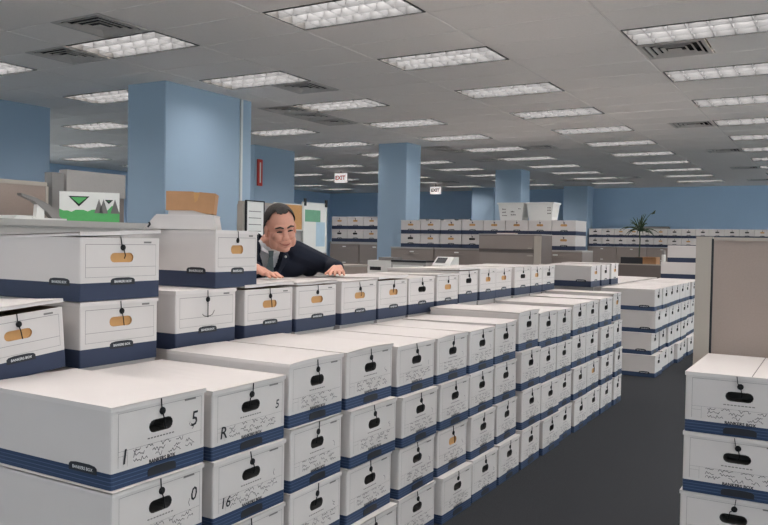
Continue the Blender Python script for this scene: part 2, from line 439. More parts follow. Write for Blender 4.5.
def print_mesh(style):
    mb = MB(); t = .0011
    if style == 'B':
        a, b, c, d = -.168, .176, .058, .215
        quad(mb, a, a+t, c, d); quad(mb, b-t, b, c, d); quad(mb, a, b, d-t, d); quad(mb, a, b, .104, .104+t*.7)
        quad(mb, a, a+.035, .09, .09+t*.7); quad(mb, a+.035, a+.035+t*.7, .058, .104)
        quad(mb, .10, .150, .205+.004, .205+.0105)
        for k in range(9): quad(mb, -.055+.0125*k, -.046+.0125*k, .1195, .1235)
    else:
        a, b, c, d = -.17, .172, .086, .208
        quad(mb, a, a+t*1.4, c, d); quad(mb, b-t, b, c, d); quad(mb, a, b, d-t*1.5, d); quad(mb, a, b, c, c+t); quad(mb, a, b, .122, .122+t*1.2)
        quad(mb, .108, .148, .2125, .2195)
    return mb.mesh('front_print', 'print_grey')
def scrawl_mesh(seed):
    rnd = random.Random(seed); mb = MB()
    def stroke(pts, wd):
        for (ya, za), (yb, zb) in zip(pts, pts[1:]):
            L = math.hypot(yb-ya, zb-za) or 1; nyv, nzv = -(zb-za)/L*wd, (yb-ya)/L*wd
            mb.add([(.001, ya-nyv, za-nzv), (.001, yb-nyv, zb-nzv), (.001, yb+nyv, zb+nzv), (.001, ya+nyv, za+nzv)], [(0, 1, 2, 3)])
    for zr in (.097, .083, .068):
        y = -.11
        while y < .12:
            L = rnd.choice((0.03, .045, .055)); p = []
            yy = y
            while yy < y+L and yy < .15:
                p.append((yy, zr+rnd.uniform(-.006, .008))); yy += rnd.uniform(.003, .006)
            if len(p) > 1: stroke(p, .00105)
            y += L+rnd.uniform(.012, .035)
    if rnd.random() < .6:
        p = [(.13+rnd.uniform(-.01, .014), .14-.006*k) for k in range(5)]; stroke(p, .001)
    return mb.mesh('handwriting', 'scrawl')
def badge_mesh(facing):
    pts = [(-.058, -.014), (.058, -.014), (.058, .004), (.05, .010), (.028, .013), (-.028, .013), (-.05, .010), (-.058, .004)]
    mb = MB()
    if facing == 'x': mb.prism(pts, 'x', 0, .0012)
    else: mb.prism(pts, 'y', 0, -.0012)
    return mb.mesh('badge', 'badge_black')
def string_mesh(k):
    rnd = random.Random(k*11+3); bz = .196; top = BH+.001
    mb = MB(); x = .006
    if k == 0: p = [(.0045, .0, top-.0045), (x, .001, top-.01), (x, .003, bz)]
    elif k == 1: p = [(.0045, -.010, top-.0045), (x, -.006, bz+.012), (x, .003, bz), (x+.002, .010, bz-.03), (x, .006, bz-.042)]
    elif k == 2: p = [(.0045, .008, top-.0045), (x, .003, bz), (x+.002, -.012, bz-.012), (x+.001, -.016, bz-.04)]
    elif k == 3: p = [(.0045, -.004, top-.0045), (x, -.003, bz+.006), (x+.003, .004, bz-.022), (x, .012, bz-.055)]
    else:
        p = [(.0045, 0, top-.0045), (x, 0, bz), (x, 0, bz-.075)]
        mb.tube([(x, -.035, bz-.060), (x, -.025, bz-.068), (x, 0, bz-.072), (x, .028, bz-.066), (x, .042, bz-.048)], .0013, 4)
    mb.tube(p, .0019, 4)
    return mb.mesh('string', 'string_black')
mb = MB(); n = 10
mb.prism([(.0115*math.cos(2*math.pi*k/n), .0115*math.sin(2*math.pi*k/n)) for k in range(n)], 'x', 0, .004)
mb.prism([(.004*math.cos(2*math.pi*k/6), .004*math.sin(2*math.pi*k/6)) for k in range(6)], 'x', .004, .006)
ME_BUTTON = mb.mesh('button', 'string_black')
ME_BODY = {(s, h): body_mesh(s, h) for s in 'BS' for h in (True, False)}
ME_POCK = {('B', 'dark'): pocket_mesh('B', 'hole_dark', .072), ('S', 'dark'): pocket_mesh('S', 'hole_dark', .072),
           ('B', 'kraft'): pocket_mesh('B', 'kraft', .007), ('S', 'kraft'): pocket_mesh('S', 'kraft', .007)}
ME_LID = dict(flat=[lid_mesh('flat')], arch=[lid_mesh('arch', .006)], sag=[lid_mesh('sag', .02)], curl=[lid_mesh('curl', .008)],
              wave=[lid_mesh('wave', .003, k) for k in range(3)])
ME_PRINT = {s: print_mesh(s) for s in 'BS'}
ME_SCR = [scrawl_mesh(k) for k in range(7)]
ME_BADGE = {f: badge_mesh(f) for f in 'xy'}
ME_STR = [string_mesh(k) for k in range(5)]
LET_W = {f: text_mesh('BANKERS BOX', .0128, 'badge_white', 0, .0002, f) for f in 'xy'}
LET_B = text_mesh('BANKERS BOX', .0165, 'ink', 0, .0006, 'x')
ME_PLAIN = None
def plain_mesh():
    mb = MB(); mb.box((-BD, -BW/2, 0), (0, BW/2, .055), 1); mb.box((-BD, -BW/2, .055), (0, BW/2, BH-.006)); mb.box((-BD-.002, -BW/2-.002, BH-.006), (.003, BW/2+.002, BH-.001))
    return mb.mesh('storage_box', ['carton_white', 'band_plain'])
ME_PLAIN = plain_mesh()
def storage_box(loc, label, style='B', w=BW, h=BH, d=BD, rz=0.0, hole='dark', lid='flat', lid_up=0.0, lid_roll=0.0, side=False,
                strk=None, group=None, marks=(), detail=2, rx=0.0, ry=0.0, name='storage_box'):
    """front centre of the base at loc, front facing local +x"""
    t = empty(name, loc, rz, label, 'box', group)
    t.rotation_euler = (rx, ry, rz); t.scale = (d/BD, w/BW, h/BH)
    link('body', ME_BODY[(style, hole is not None)], t)
    if hole: link('handle_hole', ME_POCK[(style, hole)], t)
    link('lid', random.choice(ME_LID[lid]), t, (-BD-.001, 0, BH-.006), (lid_roll, -lid_up, 0))
    if detail >= 1:
        hz = .04 if style == 'B' else .062
        bg = link('badge', ME_BADGE['x'], t, (.0003, .005, .022 if style == 'B' else BAND['S']+.004))
        if style == 'S': link('lettering', LET_W['x'], bg, (.0018, 0, -.002))
        elif detail >= 2: link('lettering', LET_B, t, (.0012, .005, BAND['B']+.004))
        if side:
            bs = link('side_badge', ME_BADGE['y'], t, (-.115, -BW/2-.0003, BAND[style]+(.004 if style == 'S' else .002)))
            link('lettering', LET_W['y'], bs, (0, -.0018, -.002))
        link('button', ME_BUTTON, t, (.001, .003, .196))
        link('string', ME_STR[random.randrange(4) if strk is None else strk], t)
    if detail >= 2:
        link('front_print', ME_PRINT[style], t)
        if style == 'B': link('handwriting', random.choice(ME_SCR), t)['kind'] = 'stuff'
        for txt, size, y, z in marks:
            link('handwritten_mark', text_mesh(txt, size, 'ink', .15, .0006, 'x'), t, (.0014, y, z))
    return t

# --- long front row: 15 stacks, four tiers, open aisle on its right
stacks = [(1.50, 1.882, .953), (1.912, 2.310, .934), (2.323, 2.690, .970), (2.715, 3.11, .968), (3.150, 3.535, .946), (3.560, 3.935, .943), (3.949, 4.312, .944),
          (4.328, 4.685, .947), (4.705, 5.080, .994), (5.095, 5.480, .962), (5.495, 5.845, .955), (5.857, 6.225, .975), (6.242, 6.618, .968), (6.634, 7.045, .975), (7.062, 7.36, 1.0)]
FX = -1.76
tier_name = ['bottom tier', 'second tier', 'third tier', 'top tier']
top_lid = ['flat', 'sag', 'arch', 'arch', 'wave', 'arch', 'wave', 'curl', 'arch', 'arch', 'wave', 'flat', 'arch', 'wave', 'flat']
mk = {(0, 3): [('1', .062, -.146, .085), ('5', .066, .142, .145)], (0, 2): [('0', .06, .146, .148)],
      (1, 3): [('R', .058, -.14, .085), ('5', .044, .145, .135)], (1, 2): [('16', .052, -.135, .085)]}
for s, (ya, yb, zt) in enumerate(stacks):
    th = zt/4; z = 0.0
    for t in range(4):
        hh = th if t == 3 else th
        dx = random.uniform(-.010, .018)+(3-t)*.010 if t < 3 else random.uniform(-.006, .006)
        dy = 0 if t == 3 else random.uniform(-.006, .006)-.012*(3-t)*.3
        wd = min(BW+.012, yb-ya-.012) if t == 3 else min(BW-.002, yb-ya-.02)
        end = 15-s
        lab = 'white storage box, %s, %s stack from the cross-aisle end of long front row' % (tier_name[t], ORD[end])
        if s == 0: lab = 'white storage box, %s, end stack with long side exposed beside box R' % tier_name[t]
        if (s, t) == (0, 3): lab = 'white storage box marked 1 and 5 on top of the end stack'
        if (s, t) == (1, 3): lab = 'white storage box marked R with a bowed sagging lid'
        if (s, t) == (1, 2): lab = 'white storage box marked 16 under the box marked R'
        if (s, t) == (0, 2): lab = 'white storage box marked 0 under the box marked 1 and 5'
        storage_box((FX+dx, (ya+yb)/2+dy, z), lab, 'B', wd, hh-.001, BD+.022, rad(random.uniform(-1.2, 1.2)) if t < 3 else rad(random.uniform(-.5, .5)),
                    'dark' if random.random() > .06 else 'kraft', top_lid[s] if t == 3 else 'flat', 0, 0, side=(s == 0), marks=mk.get((s, t), ()),
                    group='boxes of the long front row')
        z += hh
# --- second row behind it: plain hidden boxes below, fifth and sixth tiers showing
RX = -2.42
row2 = [('L3', 1.49, 1.87), ('L2', 1.925, 2.31), ('M2', 2.405, 2.79), ('N1', 2.845, 3.225), ('N2', 3.245, 3.62), ('N3', 3.665, 4.055), ('N4', 4.075, 4.445), ('N5', 4.465, 4.845),
        ('N6', 4.865, 5.22), ('N7', 5.235, 5.585), ('N8', 5.60, 5.93), ('N9', 5.945, 6.31), ('N10', 6.355, 6.755), ('N11', 6.77, 7.08), ('N12', 7.095, 7.46)]
N_hole = dict(N1='kraft', N2='kraft', N3='kraft', N4='kraft', N5='dark', N6='kraft', N7='dark', N8='kraft', N9='kraft', N10='dark', N11='kraft', N12='dark')
N_lid = dict(N1=(.035, 0), N2=(.028, 0), N3=(.012, 0), N4=(.035, .01), N5=(0, 0), N6=(.02, 0), N7=(.03, 0), N8=(.012, 0), N9=(0, 0), N10=(.01, 0), N11=(0, 0), N12=(0, 0))
for i, (nm, ya, yb) in enumerate(row2):
    yc = (ya+yb)/2; wd = yb-ya-.008
    zb = .955 if i < 9 else .985
    if nm == 'L2': zb = .940
    if nm == 'L3': zb = .93
    for t in range(4):
        o = link('storage_box', ME_PLAIN, None, (RX-.008, yc, zb/4*t), (0, 0, 0), (1, (wd-.01)/BW, (zb/4-.001)/BH))
        tag(o, 'white storage box with blue band buried in the lower tiers of the second row', 'box', 'buried boxes of the second row')
    if nm == 'L3':
        storage_box((RX+.02, yc-.005, zb+.0165), 'tilted white storage box with orange handle hole and lid ajar beside taller stack', 'S', .365, .222, rz=rad(1), rx=rad(4.5), hole='kraft', lid='wave', lid_up=.05, lid_roll=-.03, strk=3)
    elif nm == 'L2':
        storage_box((RX, yc, zb), 'white storage box with orange handle hole, carrying another box with ajar lid', 'S', wd, .245, hole='kraft', strk=3)
        storage_box((RX+.004, yc, zb+.247), 'white storage box with orange handle hole and ajar lid, sixth tier beside tilted box', 'S', .388, .245, hole='kraft', lid='wave', lid_up=.035, lid_roll=.03, side=True, strk=1)
    elif nm == 'M2':
        storage_box((RX, yc, zb), 'white storage box without handle hole, string with two hooked ends', 'S', wd, .25, hole=None, strk=4)
        storage_box((RX+.002, 2.79, 1.2065), 'narrow white storage box under the white tray and brown carton', 'S', .29, .262, hole='kraft', side=True, strk=0)
    else:
        hc = N_hole[nm]
        lab = 'white storage box with %s handle hole, %s box beyond the narrow box in second row' % ('orange' if hc == 'kraft' else 'black', ORD[int(nm[1:])])
        storage_box((RX+random.uniform(-.006, .006), yc, zb), lab, 'S', wd, .24, hole=hc, lid='wave', lid_up=N_lid[nm][0], lid_roll=N_lid[nm][1], strk=[0, 1, 2, 3][i % 4], group='top boxes of the second row')
# --- second block beyond the cross aisle
for s in range(9):
    for t in range(4):
        y = 8.90+.395*s - (.25 if t == 0 and s == 0 else 0)*0; zt = .955+random.uniform(-.01, .01)
        lab = 'white storage box, %s, %s stack of the far block past the cross aisle' % (tier_name[t], ORD[s+1])
        storage_box((FX+random.uniform(-.02, .02)+(.03 if t == 0 else 0), y+.19+random.uniform(-.006, .006)-(3-t)*.03*(s == 0), .2385*t), lab, 'B', .375, .237, BD-.02, rad(random.uniform(-1.2, 1.2)), side=(s == 0),
                    lid='flat' if t < 3 else random.choice(['arch', 'wave']), group='boxes of the far block', detail=1)
        o = link('storage_box', ME_PLAIN, None, (RX-.02, y+.19, .2385*t), (0, 0, 0), (1, .97, .992))
        tag(o, 'white storage box with blue band in the back row of the far block', 'box', 'back row boxes of the far block')
for k, (hc, dz) in enumerate((('kraft', 0), ('dark', .004), ('kraft', .014))):
    storage_box((RX+.01*k, 8.92+.392*k, .9555), 'storage box with %s handle hole, %s of the raised three past the cross aisle' % ('orange' if hc == 'kraft' else 'black', ORD[k+1]), 'S', .372, .24+dz, BD, rad(k*.8), hc, lid='wave', side=(k == 0), detail=1)
storage_box((-1.72, 12.33, .9555), 'lower of two white boxes stacked high on the far block', 'S', .38, .238, side=False, detail=1, lid='flat')
storage_box((-1.68, 12.33, 1.195), 'upper of two white boxes stacked high on the far block', 'S', .38, .245, .56, side=False, detail=1, lid='wave')
# --- stack by the partition on the right of the aisle, facing the camera side
for t in range(4):
    storage_box((-.322+random.uniform(-.004, .004)-.004*(3-t), 3.25+random.uniform(-.006, .006), .236*t), 'white storage box, %s, single stack in front of the taupe partition' % tier_name[t], 'B', .388, .235, BD, rad(-90),
                lid='flat', strk=[0, 2, 1, 1][t], group='stack by the taupe partition')
rs = [o for o in COL.objects if o.get('group') == 'stack by the taupe partition'][-1]
MB().box((-.60, .040, BH-.0012), (-.004, .0425, BH+.0010)).obj('lid_seam', 'print_grey', rs)

# ------------------------------------------------------------------ row of cabinets with boxes on top
def lateral_cabinet(x0, x1, y0, y1, h, label, group, nd=4, m='cabinet_taupe', detail=True):
    t = empty('file_cabinet', ((x0+x1)/2, y0, 0), 0, label, 'cabinet', group)
    w2 = (x1-x0)/2; mb = MB(); mb.box((-w2, .02, 0), (w2, y1-y0, h-.025)); mb.box((-w2+.004, .012, .04), (w2-.004, .02, h-.03)); mb.obj('body', m, t)
    mb = MB(); mb.box((-w2, -.004, h-.025), (w2, y1-y0, h)); mb.obj('top', 'grey_laminate', t)
    dh = (h-.09)/nd
    for k in range(nd):
        z = .055+dh*k; mb = MB(); mb.box((-w2+.012, .0, z), (w2-.012, .0125, z+dh-.012)); d = mb.obj('drawer', m, t)
        mb = MB(); mb.box((-.14, -.014, z+dh-.075), (.14, -.001, z+dh-.072)); mb.obj('handle', 'taupe_trim', d)
        mb = MB(); mb.box((-.04, -.004, z+dh-.05), (.04, -.0005, z+dh-.03)); mb.obj('label_holder', 'paper', d)
    return t
YM = 12.12
for k in range(4):
    lateral_cabinet(-6.94+.86*k, -6.94+.86*(k+1)-.006, YM-.02, YM+.6, 1.335, 'taupe lateral file cabinet under the two tier box row, %s from the open plan side' % ORD[4-k], 'cabinets under the middle box row')
YL = 13.46
for k in range(2):
    lateral_cabinet(-9.16+.72*k, -9.16+.72*(k+1)-.006, YL-.02, YL+.6, 1.385, 'taupe file cabinet left of the square column, %s from the column' % ORD[2-k], 'cabinets left of the square column')
BZ = 1.337
for t in range(2):
    for k in range(8):
        storage_box((-6.555+.392*k, YM, BZ+.2365*t), 'white storage box, %s tier on the taupe cabinets, %s right of the column gap' % (['lower', 'upper'][t], ORD[k+1]), 'S', .384, .235, BD-.03, rad(-90),
                    random.choice(['kraft', 'kraft', 'dark']), detail=1, group='boxes on the taupe cabinets')
    for k in range(3):
        storage_box((-8.94+.385*k, YL, 1.406+.258*t), 'white storage box, %s tier on the cabinets, %s left of the column gap' % (['lower', 'upper'][t], ORD[3-k]), 'S', .378, .256, BD-.05, rad(-90),
                    random.choice(['kraft', 'kraft', 'dark']), detail=1, group='boxes on the taupe cabinets')
MB().box((-9.16, YL-.02, 1.386), (-7.74, YL+.6, 1.405)).obj('shelf_board', 'grey_laminate')
tag(bpy.data.objects['shelf_board'], 'thin grey board between cabinet tops and the three-wide box pile', 'board')
# mail bins on the boxes
def mail_bin(x, label, marks):
    t = empty('mail_bin', (x, YM+.25, BZ+.474), 0, label, 'bin', 'white bins on the box row')
    b, tp, d, h, th = .185, .222, .15, .285, .008
    mb = MB()
    def ring(s, z): return [(-s, -d-(s-b)*.6, z), (s, -d-(s-b)*.6, z), (s, d+(s-b)*.6, z), (-s, d+(s-b)*.6, z)]
    o0, o1 = ring(b, 0), ring(tp, h); i0, i1 = ring(b-th, th), ring(tp-th, h)
    vs_ = o0+o1+i0+i1; fs = [(3, 2, 1, 0), (8, 9, 10, 11)]
    for k in range(4):
        n = (k+1) % 4; fs += [(k, n, 4+n, 4+k), (8+n, 8+k, 12+k, 12+n), (4+k, 4+n, 12+n, 12+k)]
    mb.add(vs_, fs); mb.obj('tub', 'white_plastic', t)
    mb = MB(); s = tp
    for a, c in (((-s-.012, -d-.04, h-.02), (s+.012, -d-.028, h+.004)), ((-s-.012, d+.028, h-.02), (s+.012, d+.04, h+.004)), ((-s-.012, -d-.028, h-.02), (-s-.002, d+.028, h+.004)), ((s+.002, -d-.028, h-.02), (s+.012, d+.028, h+.004))): mb.box(a, c)
    mb.obj('rim', 'white_plastic', t)
    mb = MB(); rnd = random.Random(len(label))
    for x0, z0, n in marks:
        for k in range(n):
            xx = x0+.022*k; zz = z0
            yf = -d-(tp-b)*.6*(zz/h)-.0015
            mb.box((xx, yf-.001, zz), (xx+.016, yf+.006, zz+rnd.uniform(.012, .024)))
    mb.obj('printing', 'print_grey', t)
    mb = MB(); mb.box((-tp+.03, -d+.02, th+.005), (tp-.03, d-.02, h-.04)); mb.obj('paper_load', 'paper', t)
mail_bin(-4.735, 'white tapered mail bin with grey printing on the box row', [(-.15, .17, 3), (-.15, .12, 3), (-.15, .07, 4), (0.0, .13, 3), (0.0, .08, 4), (.13, .18, 2)])
mail_bin(-4.235, 'white tapered mail bin printed only at its right edge', [(.12, .19, 3), (.12, .15, 3), (.12, .10, 3)])
# tall storage cabinet in front of the row
t = empty('storage_cabinet', (-4.42, 11.36, 0), 0, 'tall taupe metal cabinet with flipper door in front of the box row', 'cabinet')
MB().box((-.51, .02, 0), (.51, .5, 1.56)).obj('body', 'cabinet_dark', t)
d = MB().box((-.50, 0, 1.345), (.39, .019, 1.55)).obj('door', 'cabinet_taupe', t)
MB().box((.30, -.01, 1.352), (.36, 0, 1.366)).obj('handle', 'taupe_trim', d)
d = MB().box((-.50, 0, .66), (.39, .019, 1.285)).obj('drawer', 'cabinet_taupe', t)
MB().box((.29, -.01, 1.24), (.38, 0, 1.26)).obj('handle', 'taupe_trim', d)
MB().box((-.50, 0, .08), (.39, .019, .645)).obj('drawer', 'cabinet_taupe', t)
MB().box((.395, 0, .04), (.505, .019, 1.55)).obj('side_stile', 'taupe_trim', t)
MB().box((-.51, .0, 1.56), (.51, .5, 1.575)).obj('top', 'grey_laminate', t)
p = empty('paper_folder', (-4.55, 11.6, 1.575), rad(8), 'thin pinkish paper folder lying on the tall taupe cabinet', 'folder')
MB().box((-.14, -.1, 0), (.14, .1, .012)).obj('sheets', 'paper', p); MB().box((-.145, -.105, .012), (.145, .105, .016)).obj('cover', 'paper_pink', p)

# ------------------------------------------------------------------ far wall boxes and cabinets
YF = 24.62
for k in range(13):
    x = -6.93+.395*k
    for t in range(2):
        storage_box((x+.2, YF, 1.395+.277*t), 'white storage box, %s tier along the far wall, %s right of the corner column' % (['lower', 'upper'][t], ORD[k+1]), 'S', .385, .272, .6, rad(-90), random.choice(['kraft', 'dark', 'dark']), detail=1 if k < 13 else 0, group='boxes along the far wall')
for k in range(6):
    lateral_cabinet(-6.95+.9*k, -6.95+.9*(k+1)-.006, YF-.03, YF+.6, 1.39, 'taupe file cabinet under the far wall boxes, %s right of the corner column' % ORD[k+1], 'cabinets along the far wall')
for k in range(5):
    lateral_cabinet(-13.75+.9*k*.62, -13.75+.9*.62*(k+1)-.006, YF-.03, YF+.6, 1.95, 'tall taupe file cabinet against the far wall behind the middle box row', 'tall far cabinets', 5)
    storage_box((-13.75+.558*k+.28, YF, 1.952), 'white storage box on tall cabinets under the hanging exit sign', 'S', .42, .285, .6, rad(-90), detail=0, group='boxes on the tall far cabinets')
t = empty('flat_panel', (-5.05, YF+.3, 1.949), 0, 'long grey flat panel lying on the far wall boxes', 'panel')
MB().box((-.48, -.16, 0), (.48, .16, .05)).obj('slab', 'grey_plastic', t); MB().box((-.45, -.14, .05), (.45, .14, .07)).obj('cover', 'cabinet_dark', t)

# ------------------------------------------------------------------ desk group beyond the far block (brown panels, plant)
t = empty('low_partition', (-3.05, 14.1, 0), 0, 'low brown cubicle partition behind the far block of boxes', 'partition')
MB().box((-.55, 0, .03), (.55, .05, 1.09)).obj('fabric_panel', 'cabinet_dark', t); MB().box((-.56, -.005, 1.09), (.56, .055, 1.11)).obj('top_rail', 'taupe_trim', t)
for s in (-.5, .5): MB().box((s-.03, -.1, 0), (s+.03, .15, .03)).obj('foot', 'taupe_trim', t)
t = empty('desk', (-3.05, 14.2, 0), 0, 'taupe desk behind the low brown partition', 'desk')
MB().box((-.75, 0, 1.0), (.75, .75, 1.03)).obj('worktop', 'grey_laminate', t)
for sx in (-.7, .7): MB().box((sx-.02, .03, 0), (sx+.02, .72, 1.0)).obj('side_panel', 'cabinet_taupe', t)
t = empty('monitor', (-3.28, 14.45, 1.03), rad(10), 'dark flat computer monitor seen over the brown partition', 'monitor')
MB().box((-.09, -.08, 0), (.09, .08, .012)).obj('base', 'dark_plastic', t); MB().box((-.02, .0, .012), (.02, .03, .08)).obj('neck', 'dark_plastic', t)
MB().box((-.19, -.03, .05), (.19, .0, .19)).obj('screen', 'dark_plastic', t)
t = empty('cardboard_box', (-2.95, 14.5, 1.03), rad(-6), 'small open tan cardboard box on the desk beside the plant', 'box')
mb = MB(); ring_frame(mb, -.12, .12, -.1, .1, .006, 0, .2); mb.box((-.114, -.094, 0), (.114, .094, .006)); mb.obj('carton', 'kraft_board', t)
MB().box((-.12, -.17, .195), (.12, -.10, .2)).obj('flap', 'kraft_board', t)
t = empty('thermos', (-2.72, 14.4, 1.03), 0, 'white cylindrical thermos flask on the desk near the plant', 'flask')
MB().lathe([(.034, 0), (.036, .01), (.036, .24), (.03, .25)], 14).obj('flask_body', 'white_plastic', t, smooth=False)
MB().lathe([(.03, .25), (.03, .31), (.026, .325)], 14).obj('cap', 'grey_plastic', t)
t = empty('potted_plant', (-3.24, 14.85, 1.03), 0, 'dark spiky potted plant with arching strap leaves on the desk', 'plant')
MB().lathe([(.05, 0), (.07, .16), (.078, .16), (.078, .19), (.065, .19), (.065, .17)], 16).obj('pot', 'terracotta', t)
mb = MB(); mb.tube([(0, 0, .16), (.01, 0, .5), (-.01, .01, .72)], .012, 6); mb.obj('stem', 'plant_green', t)
rnd = random.Random(5)
for k in range(26):
    a = k*2.4; L = rnd.uniform(.28, .46); tilt = rnd.uniform(.2, 1.15); pts = []
    for q in range(6):
        s_ = q/5; r_ = L*s_*math.sin(tilt)*1.1; z_ = .66+.02*(k % 4)+L*(s_*math.cos(tilt)*1.0-1.1*s_*s_*math.sin(tilt)*.8)
        pts.append((r_*math.cos(a), r_*math.sin(a), z_))
    MB().tube(pts, .01, 4, taper=[.006, .012, .012, .01, .007, .002]).obj('leaf', 'plant_green', t)
mb = MB(); mb.tube([(0, 0, .7), (.08, 0, .86), (.19, 0, .99), (.24, 0, 1.0)], .005, 5); mb.obj('flower_stalk', 'plant_green', t)
mb = MB(); mb.tube([(.2, 0, .98), (.24, 0, 1.0), (.27, 0, 1.05)], .02, 6, taper=[.008, .024, .003]); mb.obj('bloom', 'plant_green', t)

# ------------------------------------------------------------------ desk group behind the second row (printers)
t = empty('office_counter', (-5.6, 9.3, 0), 0, 'low grey counter carrying office machines behind the second box row', 'counter')
MB().box((-1.3, 0, 0), (1.3, .7, .93)).obj('body', 'cabinet_taupe', t); MB().box((-1.32, -.02, .93), (1.32, .72, .96)).obj('top', 'grey_laminate', t)
for k in range(3): MB().box((-1.28+.86*k, -.012, .06), (-.44+.86*k, 0, .91)).obj('cabinet_door', 'cabinet_taupe', t)
t = empty('printer', (-5.62, 9.5, .96), 0, 'white office printer with dark tray at the left of the counter', 'printer')
MB().box((-.2, 0, 0), (.2, .36, .2)).obj('housing', 'white_plastic', t); MB().box((-.16, -.004, .06), (.02, .0, .11)).obj('paper_slot', 'dark_plastic', t)
MB().box((-.05, .05, .2), (.19, .3, .245)).obj('scanner_lid', 'grey_plastic', t)
t = empty('office_machine', (-5.27, 9.42, .96), 0, 'long grey machine case with a dark rim on the counter', 'machine')
MB().box((-.12, 0, 0), (.42, .3, .19)).obj('housing', 'grey_laminate', t); MB().box((-.12, -.005, .19), (.42, .3, .215)).obj('rim', 'dark_plastic', t)
MB().box((-.09, -.006, .05), (.38, 0, .15)).obj('front_panel', 'white_plastic', t)
t = empty('office_machine', (-4.68, 9.5, .96), 0, 'white desktop machine with a dark display on the counter', 'machine')
MB().prism([(0, 0), (.3, 0), (.3, .27), (.16, .27), (0, .16)], 'x', -.12, .14).obj('housing', 'white_plastic', t)
MB().box((-.09, .165, .2), (.03, .17, .245)).obj('back_panel', 'grey_plastic', t)
mb = MB(); mb.add([(-.09, .031, .19), (.06, .031, .19), (.06, .128, .262), (-.09, .128, .262)], [(0, 1, 2, 3)]); mb.obj('display', 'dark_plastic', t)
t = empty('low_cabinet', (-5.95, 8.05, 0), 0, 'low taupe cabinet topped with pink papers behind the man', 'cabinet')
MB().box((-.75, 0, 0), (.65, .6, 1.1)).obj('body', 'taupe_fabric', t); MB().box((-.76, -.01, 1.1), (.66, .61, 1.125)).obj('top', 'taupe_trim', t)
for k in range(2): MB().box((-.73+.69*k, -.012, .05), (-.06+.69*k, 0, 1.08)).obj('cabinet_door', 'taupe_fabric', t)
t = empty('paper_pile', (-6.1, 8.3, 1.125), rad(12), 'loose pile of pink papers on the low taupe cabinet', 'papers')
for k in range(4): MB().box((-.3+.02*k, -.13, .008*k), (.2+.03*k, .13, .008*k+.007)).obj('sheet', 'paper_pink' if k % 2 == 0 else 'paper', t, rot=(0, 0, rad(5*k-7)))

# ------------------------------------------------------------------ cubicle walls at the left
def partition(name, x, y0, y1, h, label, m='taupe_fabric', th=.06, n=1):
    t = empty(name, (x, (y0+y1)/2, 0), 0, label, 'partition'); L = (y1-y0)/2
    for k in range(n):
        a = -L+2*L*k/n; b = -L+2*L*(k+1)/n
        MB().box((-th/2, a+.006, .08), (th/2, b-.006, h-.03)).obj('fabric_panel', m, t)
    MB().box((-th/2-.005, -L, h-.03), (th/2+.005, L, h)).obj('top_rail', 'taupe_trim', t)
    MB().box((-th/2-.003, -L, 0), (th/2+.003, L, .08)).obj('kick_rail', 'taupe_trim', t)
    for s in (-1, 1): MB().box((-th/2-.004, s*L-.012, .08), (th/2+.004, s*L+.012, h-.03)).obj('end_post', 'taupe_trim', t)
    return t
partition('cubicle_partition', -5.1, 1.4, 3.74, 1.82, 'taupe cubicle partition behind the grey counter with the green carton', n=4)
t = empty('cubicle_panel', (-5.10, 4.2, 0), 0, 'two tone grey cubicle panel with a light upper band behind the green carton', 'partition')
MB().box((-.04, -.32, 0), (.03, .26, 1.74)).obj('lower_panel', 'cabinet_dark', t); MB().box((-.04, -.30, 1.74), (.045, .26, 1.93)).obj('upper_panel', 'grey_panel', t)
MB().box((-.05, -.42, 0), (.04, -.32, 1.90)).obj('post', 'grey_plastic', t)
t = empty('grey_counter', (-4.62, 3.35, 0), 0, 'grey counter cabinet with a thin projecting ledge holding the green carton', 'counter')
MB().box((-.3, -1.2, 0), (.24, 1.12, 1.49)).obj('body', 'grey_laminate', t); MB().box((-.31, -1.21, 1.49), (.25, 1.13, 1.53)).obj('top', 'grey_laminate', t)
MB().box((.24, -.9, 1.40), (.30, 1.12, 1.425)).obj('ledge', 'cabinet_dark', t)  # overhang strip; its dark colour stands in for the ledge shadow
for k in range(3): MB().box((.24, -1.18+.77*k, .05), (.25, -.43+.77*k, 1.38)).obj('cabinet_door', 'grey_laminate', t)
# green and white paper carton
t = empty('paper_carton', (-4.62, 3.76, 1.53), rad(-40), 'white paper carton with green band and green triangles on grey counter', 'carton')
MB().box((-.13, -.195, 0), (.14, .195, .205)).obj('carton', 'paper', t)
mb = MB(); pts = [(-.195, 0), (.195, 0), (.195, .07)]
rnd = random.Random(2)
for k in range(15): pts.append((.195-.39*(k+1)/15, .06+rnd.uniform(0, .035)+(.02 if k < 5 else 0)))
mb.prism(pts, 'x', .1405, .142); mb.obj('green_band', 'carton_green', t)
def tri(cy, zt_, s): 
    mb = MB(); mb.prism([(cy-s, zt_), (cy+s, zt_), (cy, zt_-s*1.05)], 'x', .1405, .1426); o = mb.obj('triangle', 'ink', t)
    mb = MB(); mb.prism([(cy-s+.016, zt_-.008), (cy+s-.016, zt_-.008), (cy, zt_-s*1.05+.018)], 'x', .1426, .1434); mb.obj('triangle_fill', 'carton_green', o)
tri(-.07, .175, .068); tri(.125, .155, .028)
for cy in (.06, .09, .165): MB().prism([(cy-.03, .06), (cy+.03, .06), (cy, .16)], 'x', .1422, .1428).obj('printed_tree', 'print_grey', t)
